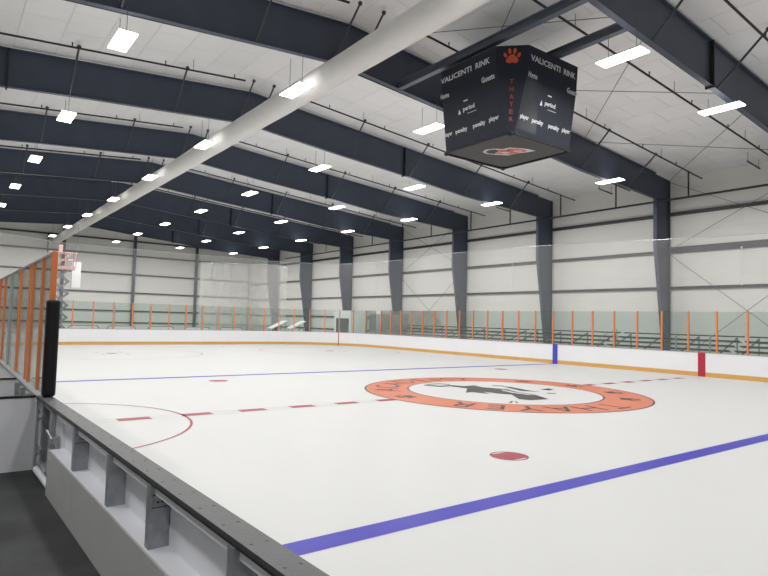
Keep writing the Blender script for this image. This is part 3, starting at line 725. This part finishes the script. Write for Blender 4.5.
# white partition with a dark window, behind the far glass
o = empty('equipment_door', (-30.6, 14.0, 0)); tag(o, 'white panel with a square dark window behind the far corner glass', 'door')
_p(MB().box(-32.2, -29.6, 14.0, 14.08, 0, 2.88), 'panel', WHITEP, o)
_p(MB().box(-31.85, -29.85, 13.97, 14.0, .9, 2.2), 'dark_window', DKGREY, o)
o = MB().box(-29.55, -27.2, 13.98, 14.05, 0, 2.75).build('partition_panel', mat('frosted_panel', (.52, .57, .55), .5)); tag(o, 'pale plain partition just right of the panel with the dark window', 'partition')
o = MB().box(-27.1, -22.2, 14.2, 14.26, 0, 2.6).build('partition_panel', mat('grey_partition', (.30, .33, .33), .5)); tag(o, 'greyer partition behind the far glass, right of the pale one', 'partition')
# white sheets piled at the corner
for (x, y, s, l) in ((-33.2, 9.0, 1, 'left of two white tilted sheets on a stand behind the far corner glass'), (-33.4, 10.9, 1, 'right of two white tilted sheets on a stand behind the far corner glass')):
    t = empty('tilted_sheet', (x, y, 0)); tag(t, l, 'white sheet', 'white tilted sheets behind the corner')
    _p(MB().add([(x-.5, y-.75, 1.15), (x+.5, y-.75, 1.15), (x+.5, y+.65, 1.80), (x-.5, y+.65, 1.80), (x-.5, y-.75, 1.22), (x+.5, y-.75, 1.22), (x+.5, y+.65, 1.87), (x-.5, y+.65, 1.87)], [(0, 3, 2, 1), (4, 5, 6, 7), (0, 1, 5, 4), (1, 2, 6, 5), (2, 3, 7, 6), (3, 0, 4, 7)]), 'sheet', WHITEP, t)
    m = MB()
    for dx in (-.4, .4):
        m.bar((x+dx, y-.6, 0), (x+dx, y-.6, 1.2), .05, .05); m.bar((x+dx, y+.5, 0), (x+dx, y+.5, 1.75), .05, .05)
    _p(m, 'stand', BLEACHG, t)
# low rounded white humps behind the end glass
def make_hump():
    root = empty('low_white_frame'); n = 14; P = [(-.95, 0), (-.95, 1.0)]+[(-.95+.2-.2*math.cos(PI/2*k/5), 1.0+.2*math.sin(PI/2*k/5)) for k in range(6)]+[(.75+.2*math.sin(PI/2*k/5), 1.0+.2*math.cos(PI/2*k/5)) for k in range(6)]+[(.95, 0)]
    MB().tube([(0, a, b) for a, b in P], .03, 6).build('tube_rim', DKGREY, root)
    MB().prism([(a*.96, b*.97) for a, b in P], lambda a, b: (-.02, a, b), lambda a, b: (.02, a, b)).build('white_skin', WHITEP, root)
    return root
h0 = make_hump()
for k, y in enumerate((-5.9, -3.4, -.6, 2.2, 5.0)):
    o = h0 if k == 0 else copy_tree(h0); o.location = (-33.5, y, 0); tag(o, f'low white round cornered barrier behind the end glass, {ORD(k)} from the scissor lift', 'barrier', 'low white barriers behind the end boards')

# ------------------------------------------------------------------ scissor lift
sl = empty('scissor_lift', (-36, -7.15, 0)); tag(sl, 'grey scissor lift raised high with pale red platform behind the far end glass', 'scissor lift')
X0, Y0 = -36.0, -7.15
_p(MB().box(X0-.9, X0+.9, Y0-.55, Y0+.55, .25, .85), 'base', LIFTR, sl)
for s in (-1, 1):
    for t in (-1, 1): _p(MB().tube([(X0+s*.65, Y0+t*.42, .2), (X0+s*.65, Y0+t*.6, .2)], .2, 14), 'wheel', CAPD, sl)
m = MB(); lv = 5; hz = (5.2-.85)/lv
for k in range(lv):
    z0, z1 = .85+hz*k, .85+hz*(k+1)
    for t in (-.42, .42):
        # seen broadside: scissor crosses in the y direction as well as x
        m.bar((X0+t, Y0-.5, z0), (X0+t, Y0+.5, z1), .07, .12, (1, 0, 0)); m.bar((X0+t, Y0+.5, z0), (X0+t, Y0-.5, z1), .07, .12, (1, 0, 0))
    for t in (-.5, .5): m.tube([(X0-.45, Y0+t, z1), (X0+.45, Y0+t, z1)], .035, 6)
    m.tube([(X0-.45, Y0, (z0+z1)/2), (X0+.45, Y0, (z0+z1)/2)], .04, 6)
_p(m, 'scissor_stack', LIFTG, sl)
_p(MB().box(X0-.5, X0+.5, Y0-.85, Y0+.85, 5.2, 5.45), 'platform', LIFTR, sl)
m = MB()
for z in (5.9, 6.4):
    for s in (-.5, .5): m.tube([(X0+s, Y0-.85, z), (X0+s, Y0+.85, z)], .03, 6)
    for s in (-.85, .85): m.tube([(X0-.5, Y0+s, z), (X0+.5, Y0+s, z)], .03, 6)
for a in (-.5, .5):
    for b in (-.85, -.3, .3, .85): m.tube([(X0+a, Y0+b, 5.45), (X0+a, Y0+b, 6.4)], .03, 6)
m.bar((X0+.52, Y0-.4, 5.5), (X0+.52, Y0+.5, 6.3), .05, .2, (1, 0, 0))
m.bar((X0-.1, Y0-.1, 6.4), (X0-.1, Y0-.1, 7.0), .25, .3)
_p(m, 'guard_rail', LIFTR, sl)
o = MB().box(-37.2, -36.9, -6.3, -5.7, 3.95, 5.9).build('white_box_duct', WHITEP); tag(o, 'tall white box hanging just right of the scissor lift', 'white box')
MB().tube([(-37.05, -6, 5.9), (-37.05, -6, roof_z(-6)+.1)], .01, 5).build('hanging_cable', WIRE, o).matrix_parent_inverse = Matrix.Identity(4)
